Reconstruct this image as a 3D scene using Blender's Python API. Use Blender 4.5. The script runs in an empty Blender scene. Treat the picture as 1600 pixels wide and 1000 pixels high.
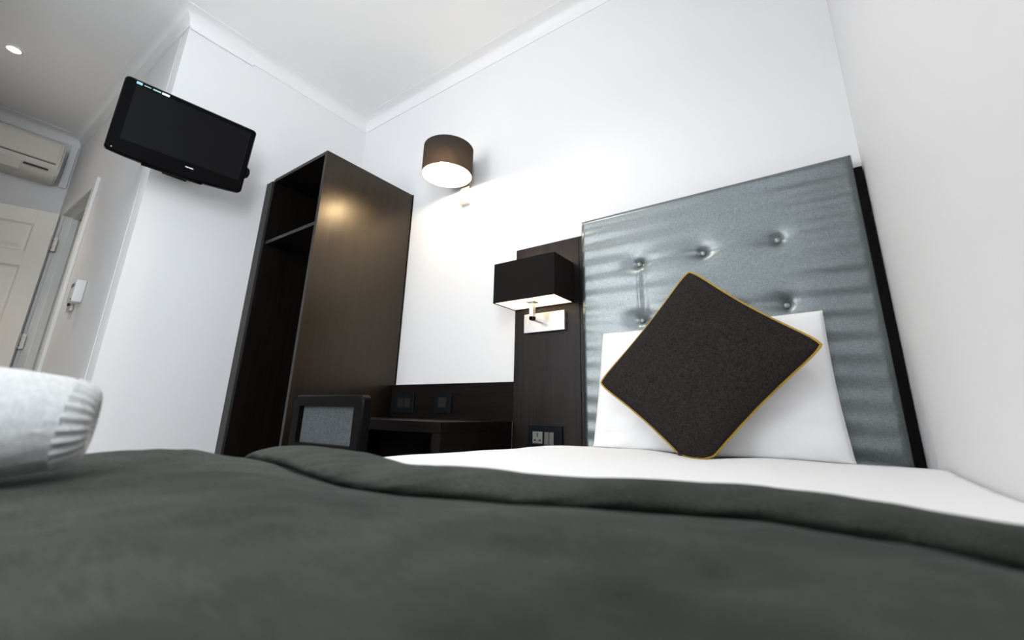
import bpy, bmesh, math, random
from mathutils import Vector, Matrix, noise

random.seed(7)
scene = bpy.context.scene
COL = scene.collection
PI = math.pi

# ------------------------------------------------------------------ camera
YAW, PITCH, ROLL = -0.6087, 0.2680, 0.0196
CAM = Vector((2.6031, -1.6264, 0.6806))
F_PX, PPX, PPY = 674.5, 817.33, 458.37
cam = bpy.data.cameras.new('camera')
cam.sensor_width = 36.0
cam.lens = F_PX / 1600 * 36
cam.shift_x = (800 - PPX) / 1600
cam.shift_y = (PPY - 500) / 1600
cam.clip_start = 0.01
cam.dof.use_dof = True
cam.dof.focus_distance = 1.75
cam.dof.aperture_fstop = 3.2
camo = bpy.data.objects.new('camera', cam)
COL.objects.link(camo)
fw = Vector((math.sin(YAW)*math.cos(PITCH), math.cos(YAW)*math.cos(PITCH), math.sin(PITCH)))
rt = Vector((math.cos(YAW), -math.sin(YAW), 0))
up = rt.cross(fw)
rt2 = rt*math.cos(ROLL) + up*math.sin(ROLL)
up2 = -rt*math.sin(ROLL) + up*math.cos(ROLL)
camo.matrix_world = Matrix(((rt2.x, up2.x, -fw.x, CAM.x), (rt2.y, up2.y, -fw.y, CAM.y), (rt2.z, up2.z, -fw.z, CAM.z), (0, 0, 0, 1)))
scene.camera = camo

# ------------------------------------------------------------------ world, daylight, exposure
world = bpy.data.worlds.new('overcast_sky')
scene.world = world
world.use_nodes = True
bg = world.node_tree.nodes['Background']
bg.inputs[0].default_value = (0.96, 0.98, 1.0, 1)
bg.inputs[1].default_value = 1.0
scene.view_settings.view_transform = 'Standard'
scene.view_settings.look = 'None'
scene.view_settings.gamma = 1.0
scene.view_settings.use_curve_mapping = False
scene.view_settings.exposure = 0.36

# room outline (metres); the window is in the wall behind the camera
XP = 0.20                           # unseen wall set forward to keep window light off the corridor wall
XR, YF, YC0, XE, YC1 = 2.79, -3.40, -1.125, -2.16, -1.86
ZW, ZC = 2.685, 2.76               # underside of the coving, ceiling
WIN = (0.30, 1.12, 0.80, 2.52)     # x0, x1, z0, z1 of the window opening
WIN2 = (-2.80, -2.00, 1.05, 2.45)  # y0, y1, z0, z1 of an unseen window added on the right for side light
def daylight(w_, h_, energy, loc, rot, col):
    day = bpy.data.lights.new('window_daylight', 'AREA')
    day.shape = 'RECTANGLE'
    day.size, day.size_y, day.energy = w_, h_, energy
    day.color = col
    o = bpy.data.objects.new('window_daylight', day)
    o.location = loc; o.rotation_euler = rot
    COL.objects.link(o)
daylight(WIN[1]-WIN[0], WIN[3]-WIN[2], 34, ((WIN[0]+WIN[1])/2, YF-0.14, (WIN[2]+WIN[3])/2), (PI/2, 0, 0), (0.985, 0.99, 1.0))
daylight(WIN2[1]-WIN2[0], WIN2[3]-WIN2[2], 48, (XR+0.14, (WIN2[0]+WIN2[1])/2, (WIN2[2]+WIN2[3])/2), (PI/2, 0, PI/2), (0.86, 0.94, 1.0))  # side daylight added through the unseen right window

# ------------------------------------------------------------------ materials
def nodes_of(name):
    m = bpy.data.materials.new(name)
    m.use_nodes = True
    nt = m.node_tree
    return m, nt, nt.nodes['Principled BSDF']

def coords(nt, scale=(1, 1, 1), kind='Object'):
    tc = nt.nodes.new('ShaderNodeTexCoord')
    mp = nt.nodes.new('ShaderNodeMapping')
    mp.inputs['Scale'].default_value = scale
    nt.links.new(tc.outputs[kind], mp.inputs[0])
    return mp.outputs[0]

def noise_node(nt, vec, scale, detail=3, rough=0.5):
    n = nt.nodes.new('ShaderNodeTexNoise')
    n.inputs['Scale'].default_value = scale
    n.inputs['Detail'].default_value = detail
    n.inputs['Roughness'].default_value = rough
    nt.links.new(vec, n.inputs['Vector'])
    return n.outputs['Fac']

def ramp(nt, fac, c0, c1, p0=0.0, p1=1.0):
    r = nt.nodes.new('ShaderNodeValToRGB')
    r.color_ramp.elements[0].position = p0
    r.color_ramp.elements[1].position = p1
    r.color_ramp.elements[0].color = (*c0, 1)
    r.color_ramp.elements[1].color = (*c1, 1)
    nt.links.new(fac, r.inputs[0])
    return r.outputs[0]

def bump(nt, fac, bsdf, strength, dist=0.001):
    b = nt.nodes.new('ShaderNodeBump')
    b.inputs['Strength'].default_value = strength
    b.inputs['Distance'].default_value = dist
    nt.links.new(fac, b.inputs['Height'])
    nt.links.new(b.outputs[0], bsdf.inputs['Normal'])
    return b

def simple(name, c, rough=0.5, metal=0.0, var=0.06, nscale=30, bstr=0.0, bdist=0.0005, spec=None, coat=0.0):
    m, nt, b = nodes_of(name)
    f = noise_node(nt, coords(nt), nscale)
    col = ramp(nt, f, tuple(v*(1-var) for v in c), tuple(min(1, v*(1+var)) for v in c), 0.3, 0.7)
    nt.links.new(col, b.inputs['Base Color'])
    b.inputs['Roughness'].default_value = rough
    b.inputs['Metallic'].default_value = metal
    if spec is not None: b.inputs['Specular IOR Level'].default_value = spec
    if coat: b.inputs['Coat Weight'].default_value = coat; b.inputs['Coat Roughness'].default_value = 0.08
    if bstr: bump(nt, f, b, bstr, bdist)
    return m

def wood(name, axis='z', c0=(0.0032, 0.0024, 0.0022), c1=(0.0105, 0.0075, 0.0062), rough=0.40, spec=0.25, tint=(1, 1, 1)):
    m, nt, b = nodes_of(name)
    b.inputs['Specular IOR Level'].default_value = spec
    b.inputs['Specular Tint'].default_value = (*tint, 1)
    sc = {'z': (1, 1, 0.035), 'x': (0.035, 1, 1), 'y': (1, 0.035, 1)}[axis]
    v = coords(nt, sc)
    f1 = noise_node(nt, v, 160, 4, 0.6)
    f2 = noise_node(nt, v, 26, 3, 0.55)
    mx = nt.nodes.new('ShaderNodeMath'); mx.operation = 'MULTIPLY_ADD'
    nt.links.new(f1, mx.inputs[0]); mx.inputs[1].default_value = 0.55
    ml = nt.nodes.new('ShaderNodeMath'); ml.operation = 'MULTIPLY'; ml.inputs[1].default_value = 0.45
    nt.links.new(f2, ml.inputs[0]); nt.links.new(ml.outputs[0], mx.inputs[2])
    nt.links.new(ramp(nt, mx.outputs[0], c0, c1, 0.34, 0.68), b.inputs['Base Color'])
    b.inputs['Roughness'].default_value = rough
    bump(nt, f1, b, 0.18, 0.0006)
    return m

def fabric(name, c0, c1, rough=0.8, sheen=0.0, scale=900, bstr=0.25, metal=0.0, slub=True, sheen_tint=(1, 1, 1), mottle=0.0, spec=None):
    m, nt, b = nodes_of(name)
    a = noise_node(nt, coords(nt, (1, 1, 0.12)), scale, 2)
    c = noise_node(nt, coords(nt, (0.12, 1, 1)), scale, 2)
    mx = nt.nodes.new('ShaderNodeMath'); mx.operation = 'ADD'
    nt.links.new(a, mx.inputs[0]); nt.links.new(c, mx.inputs[1])
    hf = nt.nodes.new('ShaderNodeMath'); hf.operation = 'MULTIPLY'; hf.inputs[1].default_value = 0.5
    nt.links.new(mx.outputs[0], hf.inputs[0])
    col = ramp(nt, hf.outputs[0], c0, c1, 0.36, 0.64)
    if mottle:
        g = noise_node(nt, coords(nt), 7, 4, 0.6)
        mc = nt.nodes.new('ShaderNodeMixRGB'); mc.blend_type = 'MULTIPLY'; mc.inputs[0].default_value = 1
        nt.links.new(col, mc.inputs[1])
        nt.links.new(ramp(nt, g, (1-mottle,)*3, (1, 1, 1), 0.35, 0.65), mc.inputs[2])
        col = mc.outputs[0]
    nt.links.new(col, b.inputs['Base Color'])
    b.inputs['Roughness'].default_value = rough
    b.inputs['Metallic'].default_value = metal
    if spec is not None: b.inputs['Specular IOR Level'].default_value = spec
    if sheen:
        b.inputs['Sheen Weight'].default_value = sheen
        b.inputs['Sheen Roughness'].default_value = 0.4
        b.inputs['Sheen Tint'].default_value = (*sheen_tint, 1)
    bump(nt, hf.outputs[0], b, bstr, 0.0006)
    return m

def emit(name, c, s):
    m, nt, b = nodes_of(name)
    b.inputs['Base Color'].default_value = (*c, 1)
    b.inputs['Emission Color'].default_value = (*c, 1)
    b.inputs['Emission Strength'].default_value = s
    return m

def shade_cloth(name, c, trans, tw):
    m, nt, b = nodes_of(name)
    a = noise_node(nt, coords(nt, (1, 1, 0.1)), 1500, 2)
    c_ = noise_node(nt, coords(nt, (0.1, 0.1, 1)), 1500, 2)
    mx = nt.nodes.new('ShaderNodeMath'); mx.operation = 'ADD'
    nt.links.new(a, mx.inputs[0]); nt.links.new(c_, mx.inputs[1])
    nt.links.new(ramp(nt, mx.outputs[0], tuple(v*0.7 for v in c), tuple(v*1.3 for v in c), 0.7, 1.3), b.inputs['Base Color'])
    b.inputs['Roughness'].default_value = 0.85
    b.inputs['Specular IOR Level'].default_value = 0.2
    t = nt.nodes.new('ShaderNodeBsdfTranslucent')
    t.inputs[0].default_value = (*trans, 1)
    mixs = nt.nodes.new('ShaderNodeMixShader'); mixs.inputs[0].default_value = tw
    nt.links.new(b.outputs[0], mixs.inputs[1]); nt.links.new(t.outputs[0], mixs.inputs[2])
    nt.links.new(mixs.outputs[0], nt.nodes['Material Output'].inputs[0])
    return m

M = {}
M['wall'] = simple('wall_paint', (0.80, 0.80, 0.81), 0.6, var=0.006, nscale=3)
M['ceiling'] = simple('ceiling_paint', (0.91, 0.91, 0.91), 0.8, var=0.006, nscale=3)
M['coving'] = simple('coving_paint', (0.84, 0.84, 0.85), 0.5, var=0.006)
M['gloss'] = simple('gloss_woodwork', (0.80, 0.80, 0.78), 0.35, var=0.01)
M['door'] = simple('door_paint', (0.78, 0.76, 0.71), 0.4, var=0.01)
M['carpet'] = simple('carpet', (0.50, 0.485, 0.465), 0.95, var=0.12, nscale=300, bstr=0.6, bdist=0.004)  # unseen floor, colour kept pale to bounce light onto the ceiling
M['wood'] = wood('wenge_vertical', 'z', spec=0.10)
M['wood_x'] = wood('wenge_horizontal', 'x', spec=0.10)
M['wood_side'] = wood('wenge_wardrobe_side', 'z', (0.0016, 0.0010, 0.0008), (0.0150, 0.0092, 0.0062), 0.31, 0.62, (1.0, 0.85, 0.66))
M['wood_edge'] = simple('wenge_edging', (0.030, 0.028, 0.0275), 0.5, var=0.1, nscale=80, spec=0.25)
M['wood_panel'] = wood('wenge_bed_panel', 'z', (0.0045, 0.0034, 0.0032), (0.020, 0.0142, 0.0122), 0.36, 0.22)
M['black_wood'] = simple('black_chair_frame', (0.004, 0.0036, 0.0036), 0.30, var=0.1, spec=0.08)
M['grey_weave'] = fabric('grey_chair_weave', (0.045, 0.05, 0.054), (0.105, 0.115, 0.120), 0.95, scale=800, bstr=0.3, spec=0.1)
M['tv_gloss'] = simple('television_gloss_black', (0.003, 0.003, 0.0034), 0.22, var=0.02, spec=0.05)
M['tv_screen'] = simple('television_screen', (0.006, 0.006, 0.0065), 0.38, var=0.02, spec=0.07)
M['tv_back'] = simple('television_matt_black', (0.004, 0.004, 0.004), 0.6, var=0.05, spec=0.1)
M['white_print'] = simple('white_print', (0.8, 0.8, 0.82), 0.5, var=0.01)
M['blue_print'] = simple('pale_blue_print', (0.32, 0.62, 0.85), 0.5, var=0.01)
M['teal_print'] = simple('pale_teal_print', (0.36, 0.56, 0.62), 0.5, var=0.01)
M['ac'] = simple('air_conditioner_plastic', (0.66, 0.64, 0.58), 0.4, var=0.01)
M['ac_dark'] = simple('air_conditioner_slot', (0.05, 0.05, 0.05), 0.6)
M['steel'] = simple('brushed_steel', (0.62, 0.60, 0.57), 0.32, metal=0.9, var=0.04, nscale=200)
M['chrome'] = simple('chrome', (0.75, 0.75, 0.75), 0.15, metal=1.0, var=0.01)
M['plastic_white'] = simple('white_plastic', (0.75, 0.75, 0.75), 0.4, var=0.01)
M['plate_dark'] = simple('dark_socket_plate', (0.006, 0.0075, 0.010), 0.3, var=0.03, spec=0.08)
M['module_grey'] = simple('grey_socket_module', (0.16, 0.16, 0.16), 0.5, var=0.05)
M['module_dark'] = simple('dark_grey_module', (0.016, 0.016, 0.016), 0.5, var=0.05, spec=0.15)
M['module_mid'] = simple('grey_rocker', (0.085, 0.083, 0.080), 0.4, var=0.05)
M['hole'] = simple('socket_hole', (0.004, 0.004, 0.004), 0.8)
M['satin'] = fabric('blue_grey_satin', (0.132, 0.150, 0.153), (0.228, 0.252, 0.256), 0.34, metal=0.88, scale=700, bstr=0.12)
M['button'] = fabric('satin_button', (0.20, 0.23, 0.24), (0.30, 0.335, 0.345), 0.3, metal=0.5, scale=500, bstr=0.1)
M['linen'] = fabric('white_cotton', (0.85, 0.85, 0.86), (0.90, 0.90, 0.91), 0.8, scale=1500, bstr=0.05)
M['cushion'] = fabric('charcoal_linen', (0.0080, 0.0068, 0.0064), (0.040, 0.0340, 0.0325), 0.95, scale=620, bstr=0.4, spec=0.08)
M['piping'] = fabric('mustard_piping', (0.36, 0.21, 0.015), (0.52, 0.32, 0.03), 0.7, scale=600, bstr=0.3)
M['runner'] = fabric('dark_green_runner_cloth', (0.0320, 0.0345, 0.0285), (0.0640, 0.0680, 0.0565), 0.85, sheen=0.05, spec=0.10, scale=520, bstr=0.25, sheen_tint=(0.75, 0.95, 1.0), mottle=0.50)
M['towel'] = fabric('white_terry', (0.48, 0.48, 0.485), (0.60, 0.60, 0.60), 0.95, sheen=0.2, scale=330, bstr=0.5)
M['tape'] = simple('navy_zip_tape', (0.01, 0.012, 0.04), 0.7)
M['drum_cloth'] = shade_cloth('taupe_drum_cloth', (0.040, 0.037, 0.036), (0.22, 0.188, 0.15), 0.42)
M['box_cloth'] = shade_cloth('black_box_cloth', (0.0075, 0.0062, 0.006), (0.12, 0.06, 0.034), 0.28)
M['lining'] = shade_cloth('white_shade_lining', (0.84, 0.83, 0.80), (0.86, 0.82, 0.76), 0.40)
M['opal'] = shade_cloth('opal_diffuser', (0.85, 0.84, 0.82), (0.95, 0.93, 0.9), 0.75)
M['bulb_drum'] = emit('warm_bulb_round_lamp', (1.0, 0.80, 0.54), 250)
M['bulb_box'] = emit('warm_bulb_box_lamp', (1.0, 0.82, 0.60), 130)
M['lens'] = emit('downlight_lens', (1.0, 0.95, 0.86), 30)
m, nt, b = nodes_of('window_glass')
tr_ = nt.nodes.new('ShaderNodeBsdfTransparent'); gl_ = nt.nodes.new('ShaderNodeBsdfGlossy'); gl_.inputs['Roughness'].default_value = 0.02
mx_ = nt.nodes.new('ShaderNodeMixShader'); mx_.inputs[0].default_value = 0.07
nt.links.new(tr_.outputs[0], mx_.inputs[1]); nt.links.new(gl_.outputs[0], mx_.inputs[2]); nt.links.new(mx_.outputs[0], nt.nodes['Material Output'].inputs[0])
M['glass'] = m

# ------------------------------------------------------------------ mesh helpers
def box(bm, x0, x1, y0, y1, z0, z1, bev=0.0, seg=2):
    co = [(x, y, z) for x in (x0, x1) for y in (y0, y1) for z in (z0, z1)]
    v = [bm.verts.new(c) for c in co]
    F = []
    for q in ((0, 1, 3, 2), (4, 6, 7, 5), (0, 4, 5, 1), (2, 3, 7, 6), (0, 2, 6, 4), (1, 5, 7, 3)):
        F.append(bm.faces.new([v[i] for i in q]))
    if bev:
        ed = list({e for f in F for e in f.edges})
        bmesh.ops.bevel(bm, geom=ed, offset=bev, segments=seg, affect='EDGES', profile=0.5)
    return v

def BM(*boxes, bev=0.0, seg=2):
    bm = bmesh.new()
    for q in boxes: box(bm, *q, bev=bev, seg=seg)
    return bm

def tube(bm, pts, r, n=10, closed=False, cap=True):
    rings = []
    N = len(pts)
    pts = [Vector(p) for p in pts]
    prev = None
    for i, p in enumerate(pts):
        if closed: t = pts[(i+1) % N] - pts[(i-1) % N]
        else: t = pts[min(i+1, N-1)] - pts[max(i-1, 0)]
        t.normalize()
        if prev is None:
            a = t.orthogonal().normalized()
        else:
            a = (prev - t*prev.dot(t)).normalized()
        prev = a
        bvec = t.cross(a)
        rr = r[i] if isinstance(r, (list, tuple)) else r
        rings.append([bm.verts.new(p + (a*math.cos(2*PI*k/n) + bvec*math.sin(2*PI*k/n))*rr) for k in range(n)])
    for i in range(N if closed else N-1):
        A, B = rings[i], rings[(i+1) % N]
        for k in range(n):
            bm.faces.new((A[k], A[(k+1) % n], B[(k+1) % n], B[k]))
    if cap and not closed:
        bm.faces.new(rings[0][::-1]); bm.faces.new(rings[-1])
    return rings

def lathe(bm, prof, n=48, center=(0, 0, 0), caps=True):
    """prof: list of (radius, z) about the z axis"""
    cx, cy, cz = center
    rings = [[bm.verts.new((cx+r*math.cos(2*PI*k/n), cy+r*math.sin(2*PI*k/n), cz+z)) for k in range(n)] for r, z in prof]
    for A, B in zip(rings, rings[1:]):
        for k in range(n):
            bm.faces.new((A[k], A[(k+1) % n], B[(k+1) % n], B[k]))
    if caps:
        bm.faces.new(rings[0][::-1]); bm.faces.new(rings[-1])

def grid(bm, nu, nv, fn):
    vs = [[bm.verts.new(fn(i/(nu-1), j/(nv-1))) for j in range(nv)] for i in range(nu)]
    for i in range(nu-1):
        for j in range(nv-1):
            bm.faces.new((vs[i][j], vs[i+1][j], vs[i+1][j+1], vs[i][j+1]))
    return vs

def link(name, bm, mat, parent=None, smooth=False, local=False):
    """one mesh object; parts are built in room coordinates and moved into their parent's frame"""
    bmesh.ops.recalc_face_normals(bm, faces=bm.faces)
    if parent is not None and not local:
        bm.transform(MW[parent.name].inverted())
    me = bpy.data.meshes.new(name)
    bm.to_mesh(me); bm.free()
    me.materials.append(M[mat])
    if smooth:
        for p in me.polygons: p.use_smooth = True
        try: me.set_sharp_from_angle(angle=math.radians(40))
        except Exception: pass
    o = bpy.data.objects.new(name, me)
    COL.objects.link(o)
    if parent is not None:
        o.parent = parent
        MW[o.name] = MW[parent.name].copy()
    else:
        MW[o.name] = Matrix.Identity(4)
    return o

MW = {}
def tag(o, label, cat, group=None):
    o['label'] = label; o['category'] = cat
    if group: o['group'] = group
    return o

def thing(name, label, cat, loc, rot=None, group=None):
    o = bpy.data.objects.new(name, None)
    o.empty_display_size = 0.1
    COL.objects.link(o)
    mt = Matrix.Translation(Vector(loc))
    if rot is not None: mt = mt @ rot.to_4x4()
    o.matrix_world = mt
    MW[o.name] = mt
    return tag(o, label, cat, group)

def struct(name, bm, mat, label=None, smooth=False):
    o = link(name, bm, mat, None, smooth)
    o['kind'] = 'structure'
    if label: o['label'] = label; o['category'] = name.split('_')[0]
    return o

def sstep(a, b_, x):
    t = max(0.0, min(1.0, (x-a)/(b_-a))); return t*t*(3-2*t)

def interp(tab, x):
    if x <= tab[0][0]: return tab[0][1]
    for (a, fa), (b_, fb) in zip(tab, tab[1:]):
        if x <= b_:
            t = (x-a)/(b_-a); t = t*t*(3-2*t)*0.5 + t*0.5
            return fa + (fb-fa)*t
    return tab[-1][1]

def cwy(x): return YC0 + 0.0142*x        # the corridor wall runs slightly out of square

# ------------------------------------------------------------------ room shell
T = 0.12
struct('floor', BM((XE-T, XR+T, YF-T, T, -0.1, 0.0)), 'carpet', 'pale carpeted floor of the bedroom')
struct('ceiling', BM((XE-T, XR+T, YF-T, T, ZC, ZC+0.1)), 'ceiling', 'flat white painted ceiling')
struct('wall_back', BM((XE-T, XR+T, 0, T, 0, ZC)), 'wall', 'white wall behind the headboard and desk')
q0, q1, r0, r1 = WIN2
struct('wall_right', BM((XR, XR+T, YF, q0, 0, ZC), (XR, XR+T, q1, 0, 0, ZC), (XR, XR+T, q0, q1, 0, r0), (XR, XR+T, q0, q1, r1, ZC)), 'wall', 'plain white wall along the right of the bed')
struct('wall_left', BM((-T, 0, YC0, 0, 0, ZC)), 'wall', 'short white wall behind the television and wardrobe')
struct('wall_left_front', BM((XP-T, XP, YF, YC1, 0, ZC)), 'wall', 'unseen white wall left of the window, set forward to block its light')
x0, x1, z0, z1 = WIN
struct('wall_front', BM((XP-T, x0, YF-T, YF, 0, ZC), (x1, XR+T, YF-T, YF, 0, ZC), (x0, x1, YF-T, YF, 0, z0), (x0, x1, YF-T, YF, z1, ZC)), 'wall', 'white wall with the window in it')
bm = bmesh.new()
DX0, DX1, DZ = -1.875, -1.115, 2.015       # door opening
for (a, b_, zz0, zz1) in ((XE, DX0-0.03, 0, ZC), (DX1+0.03, -T, 0, ZC), (DX0-0.03, DX1+0.03, DZ+0.03, ZC)):
    for v in box(bm, a, b_, 0, 0.1, zz0, zz1): v.co.y += cwy(v.co.x)
struct('wall_corridor', bm, 'wall', 'grey white wall with the door opening in it')
struct('wall_corridor_end', BM((XE-T, XE, YC1, 0, 0, ZC)), 'wall', 'end wall behind the air conditioner')
struct('wall_corridor_side', BM((XE-T, XP-T, YC1-T, YC1, 0, ZC)), 'wall', 'wall of the corridor facing the door')

outline = [(XR, 0), (0, 0), (0, YC0), (XE, cwy(XE)), (XE, YC1), (XP, YC1), (XP, YF), (XR, YF)]
def sweep_outline(bm, prof, pts=outline, closed=True):
    N = len(pts)
    cols = []
    for i in range(N):
        p = Vector(pts[i]); a = Vector(pts[(i-1) % N]); c = Vector(pts[(i+1) % N])
        d0 = (p-a).normalized(); d1 = (c-p).normalized()
        n0 = Vector((-d0.y, d0.x)); n1 = Vector((-d1.y, d1.x))   # inward for this winding
        mt = (n0+n1); mt = mt / max(1e-6, (1+n0.dot(n1)))
        cols.append([bm.verts.new((p.x+mt.x*o, p.y+mt.y*o, z)) for o, z in prof])
    for i in range(N):
        A, B = cols[i], cols[(i+1) % N]
        for k in range(len(prof)-1):
            bm.faces.new((A[k], A[k+1], B[k+1], B[k]))
prof = [(0.0, ZW-0.004), (0.005, ZW-0.004), (0.006, ZW+0.003)]
c = 0.068
for k in range(9):
    t = k/8*PI/2
    prof.append((0.006 + c - c*math.cos(t), ZW+0.003 + c*math.sin(t)))
prof += [(0.080, ZC-0.003), (0.080, ZC+0.002)]
bm = bmesh.new(); sweep_outline(bm, prof)
struct('trim_1', bm, 'coving', 'white concave coving where walls meet the ceiling', smooth=True)
sk = [(0, 0.12), (0.012, 0.12), (0.015, 0.11), (0.015, 0.0)]
for i, (pa, pb) in enumerate(zip(outline, outline[1:]+outline[:1])):
    if i == 2: continue
    d = (Vector(pb)-Vector(pa)).normalized(); nn = Vector((-d.y, d.x))
    bm = bmesh.new()
    A = [bm.verts.new((pa[0]+nn.x*o, pa[1]+nn.y*o, z)) for o, z in sk]
    B = [bm.verts.new((pb[0]+nn.x*o, pb[1]+nn.y*o, z)) for o, z in sk]
    for k in range(3): bm.faces.new((A[k], A[k+1], B[k+1], B[k]))
    side = ['back', 'left', '', 'corridor_end', 'corridor_side', 'left_front', 'front', 'right'][i]
    struct('baseboard_'+side, bm, 'gloss', 'white baseboard along the '+side.replace('_', ' ')+' wall')

# window behind the camera
w = struct('window_1', BM((x0, x0+0.05, YF-0.09, YF-0.03, z0, z1), (x1-0.05, x1, YF-0.09, YF-0.03, z0, z1), (x0+0.05, x1-0.05, YF-0.09, YF-0.03, z0, z0+0.05), (x0+0.05, x1-0.05, YF-0.09, YF-0.03, z1-0.05, z1), ((x0+x1)/2-0.025, (x0+x1)/2+0.025, YF-0.085, YF-0.035, z0+0.05, z1-0.05)), 'gloss', 'white framed window of two panes')
for a, b_ in ((x0+0.05, (x0+x1)/2-0.025), ((x0+x1)/2+0.025, x1-0.05)):
    link('pane', BM((a, b_, YF-0.063, YF-0.057, z0+0.05, z1-0.05)), 'glass', w)
link('window_sill', BM((x0-0.05, x1+0.05, YF-0.02, YF+0.10, z0-0.03, z0), bev=0.004), 'gloss', w)
w = struct('window_added_2', BM((XR+0.03, XR+0.09, q0, q0+0.05, r0, r1), (XR+0.03, XR+0.09, q1-0.05, q1, r0, r1), (XR+0.03, XR+0.09, q0+0.05, q1-0.05, r0, r0+0.05), (XR+0.03, XR+0.09, q0+0.05, q1-0.05, r1-0.05, r1)), 'gloss', 'unseen white framed single pane window added beside the bed foot for side light')
link('pane', BM((XR+0.057, XR+0.063, q0+0.05, q1-0.05, r0+0.05, r1-0.05)), 'glass', w)
link('window_sill', BM((XR-0.06, XR+0.02, q0-0.05, q1+0.05, r0-0.03, r0), bev=0.004), 'gloss', w)

# ------------------------------------------------------------------ doorway and door
bm = bmesh.new()
AW = 0.065
def cbox(bm, a, b_, o0, o1, zz0, zz1, bev=0.0):
    """box along the corridor wall; o0..o1 is distance in front of its face"""
    vs = set(bm.verts)
    box(bm, a, b_, -o1, -o0, zz0, zz1, bev)
    for v in bm.verts:
        if v not in vs: v.co.y += cwy(v.co.x)
cbox(bm, DX1, DX1+AW, 0, 0.018, 0, DZ+AW, 0.003)
cbox(bm, DX0-AW, DX0, 0, 0.018, 0, DZ+AW, 0.003)
cbox(bm, DX0, DX1, 0, 0.018, DZ, DZ+AW, 0.003)
tr = struct('trim_2', bm, 'gloss', 'white door casing around the opening in the corridor')
bm = bmesh.new()
cbox(bm, DX1, DX1+0.03, -0.1, 0, 0, DZ+0.03)
cbox(bm, DX0-0.03, DX0, -0.1, 0, 0, DZ+0.03)
cbox(bm, DX0, DX1, -0.1, 0, DZ, DZ+0.03)
link('door_lining', bm, 'gloss', tr)
bm = bmesh.new()
cbox(bm, DX1-0.013, DX1, -0.075, -0.04, 0, DZ); cbox(bm, DX0, DX0+0.013, -0.075, -0.04, 0, DZ); cbox(bm, DX0+0.013, DX1-0.013, -0.075, -0.04, DZ-0.013, DZ)
link('door_stop', bm, 'gloss', tr)

ang = math.radians(20.5)
hx, hy = -1.862, cwy(-1.862)-0.022
# leaf frame: local x runs away from the hinge, local y is thickness, local z up
lx = Vector((-math.sin(ang), -math.cos(ang), 0)); ly = Vector((math.cos(ang), -math.sin(ang), 0))
rotm = Matrix(((lx.x, ly.x, 0), (lx.y, ly.y, 0), (0, 0, 1)))
door = bpy.data.objects.new('door_1', None); COL.objects.link(door)
mt = Matrix.Translation((hx, hy, 0.006)) @ rotm.to_4x4()
door.matrix_world = mt; MW['door_1'] = mt
door['kind'] = 'structure'; door['label'] = 'open cream six panel door in front of the end wall'; door['category'] = 'door'
LW, LH, LT = 0.755, 2.0, 0.036
st, mu = 0.105, 0.09
pw = (LW-2*st-mu)/2
cols_ = [(st, st+pw), (st+pw+mu, LW-st)]
rows_ = [(0.20, 0.80), (0.93, 1.585), (1.685, 1.895)]
def lpart(name, boxes, bev=0.0): return link(name, BM(*boxes, bev=bev), 'door', door, local=True)
lpart('stile', [(0, st, 0, LT, 0, LH)], 0.001); lpart('stile', [(LW-st, LW, 0, LT, 0, LH)], 0.001)
for (za, zb) in ((0, 0.20), (0.80, 0.93), (1.585, 1.685), (1.895, LH)):
    lpart('rail', [(st, LW-st, 0, LT, za, zb)])
for (za, zb) in rows_:
    lpart('mullion', [(st+pw, st+pw+mu, 0, LT, za, zb)])
    for (xa, xb) in cols_:
        bm = bmesh.new()
        for s, base, top in ((1, LT-0.015, LT-0.004), (-1, 0.015, 0.004)):
            rings = []
            for ins, yy in ((0, LT if s > 0 else 0), (0.014, base), (0.024, base), (0.052, top)):
                rings.append([bm.verts.new((px, yy, pz)) for px, pz in ((xa+ins, za+ins), (xb-ins, za+ins), (xb-ins, zb-ins), (xa+ins, zb-ins))])
            for A, B in zip(rings, rings[1:]):
                for k in range(4): bm.faces.new((A[k], A[(k+1) % 4], B[(k+1) % 4], B[k]))
            bm.faces.new(rings[-1])
        link('panel', bm, 'door', door, local=True)
for hz in (0.22, 1.02, 1.72):
    bm = bmesh.new(); box(bm, -0.030, 0.0, LT-0.010, LT-0.006, hz, hz+0.10)
    hin = link('hinge', bm, 'steel', door, local=True)
    bm = bmesh.new(); tube(bm, [(-0.004, LT+0.004, hz), (-0.004, LT+0.004, hz+0.10)], 0.006, 8)
    link('knuckle', bm, 'steel', hin, local=True, smooth=True)
    bm = bmesh.new()
    for k in range(4): tube(bm, [(-0.010-0.011*(k % 2), LT-0.0065, hz+0.02+0.02*k), (-0.010-0.011*(k % 2), LT-0.0045, hz+0.02+0.02*k)], 0.004, 8)
    link('screw', bm, 'chrome', hin, local=True)
bm = bmesh.new(); box(bm, 0.285, 0.335, 0.008, LT-0.004, LH-0.001, LH+0.008, 0.002)
link('latch_plate', bm, 'steel', door, local=True)

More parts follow.
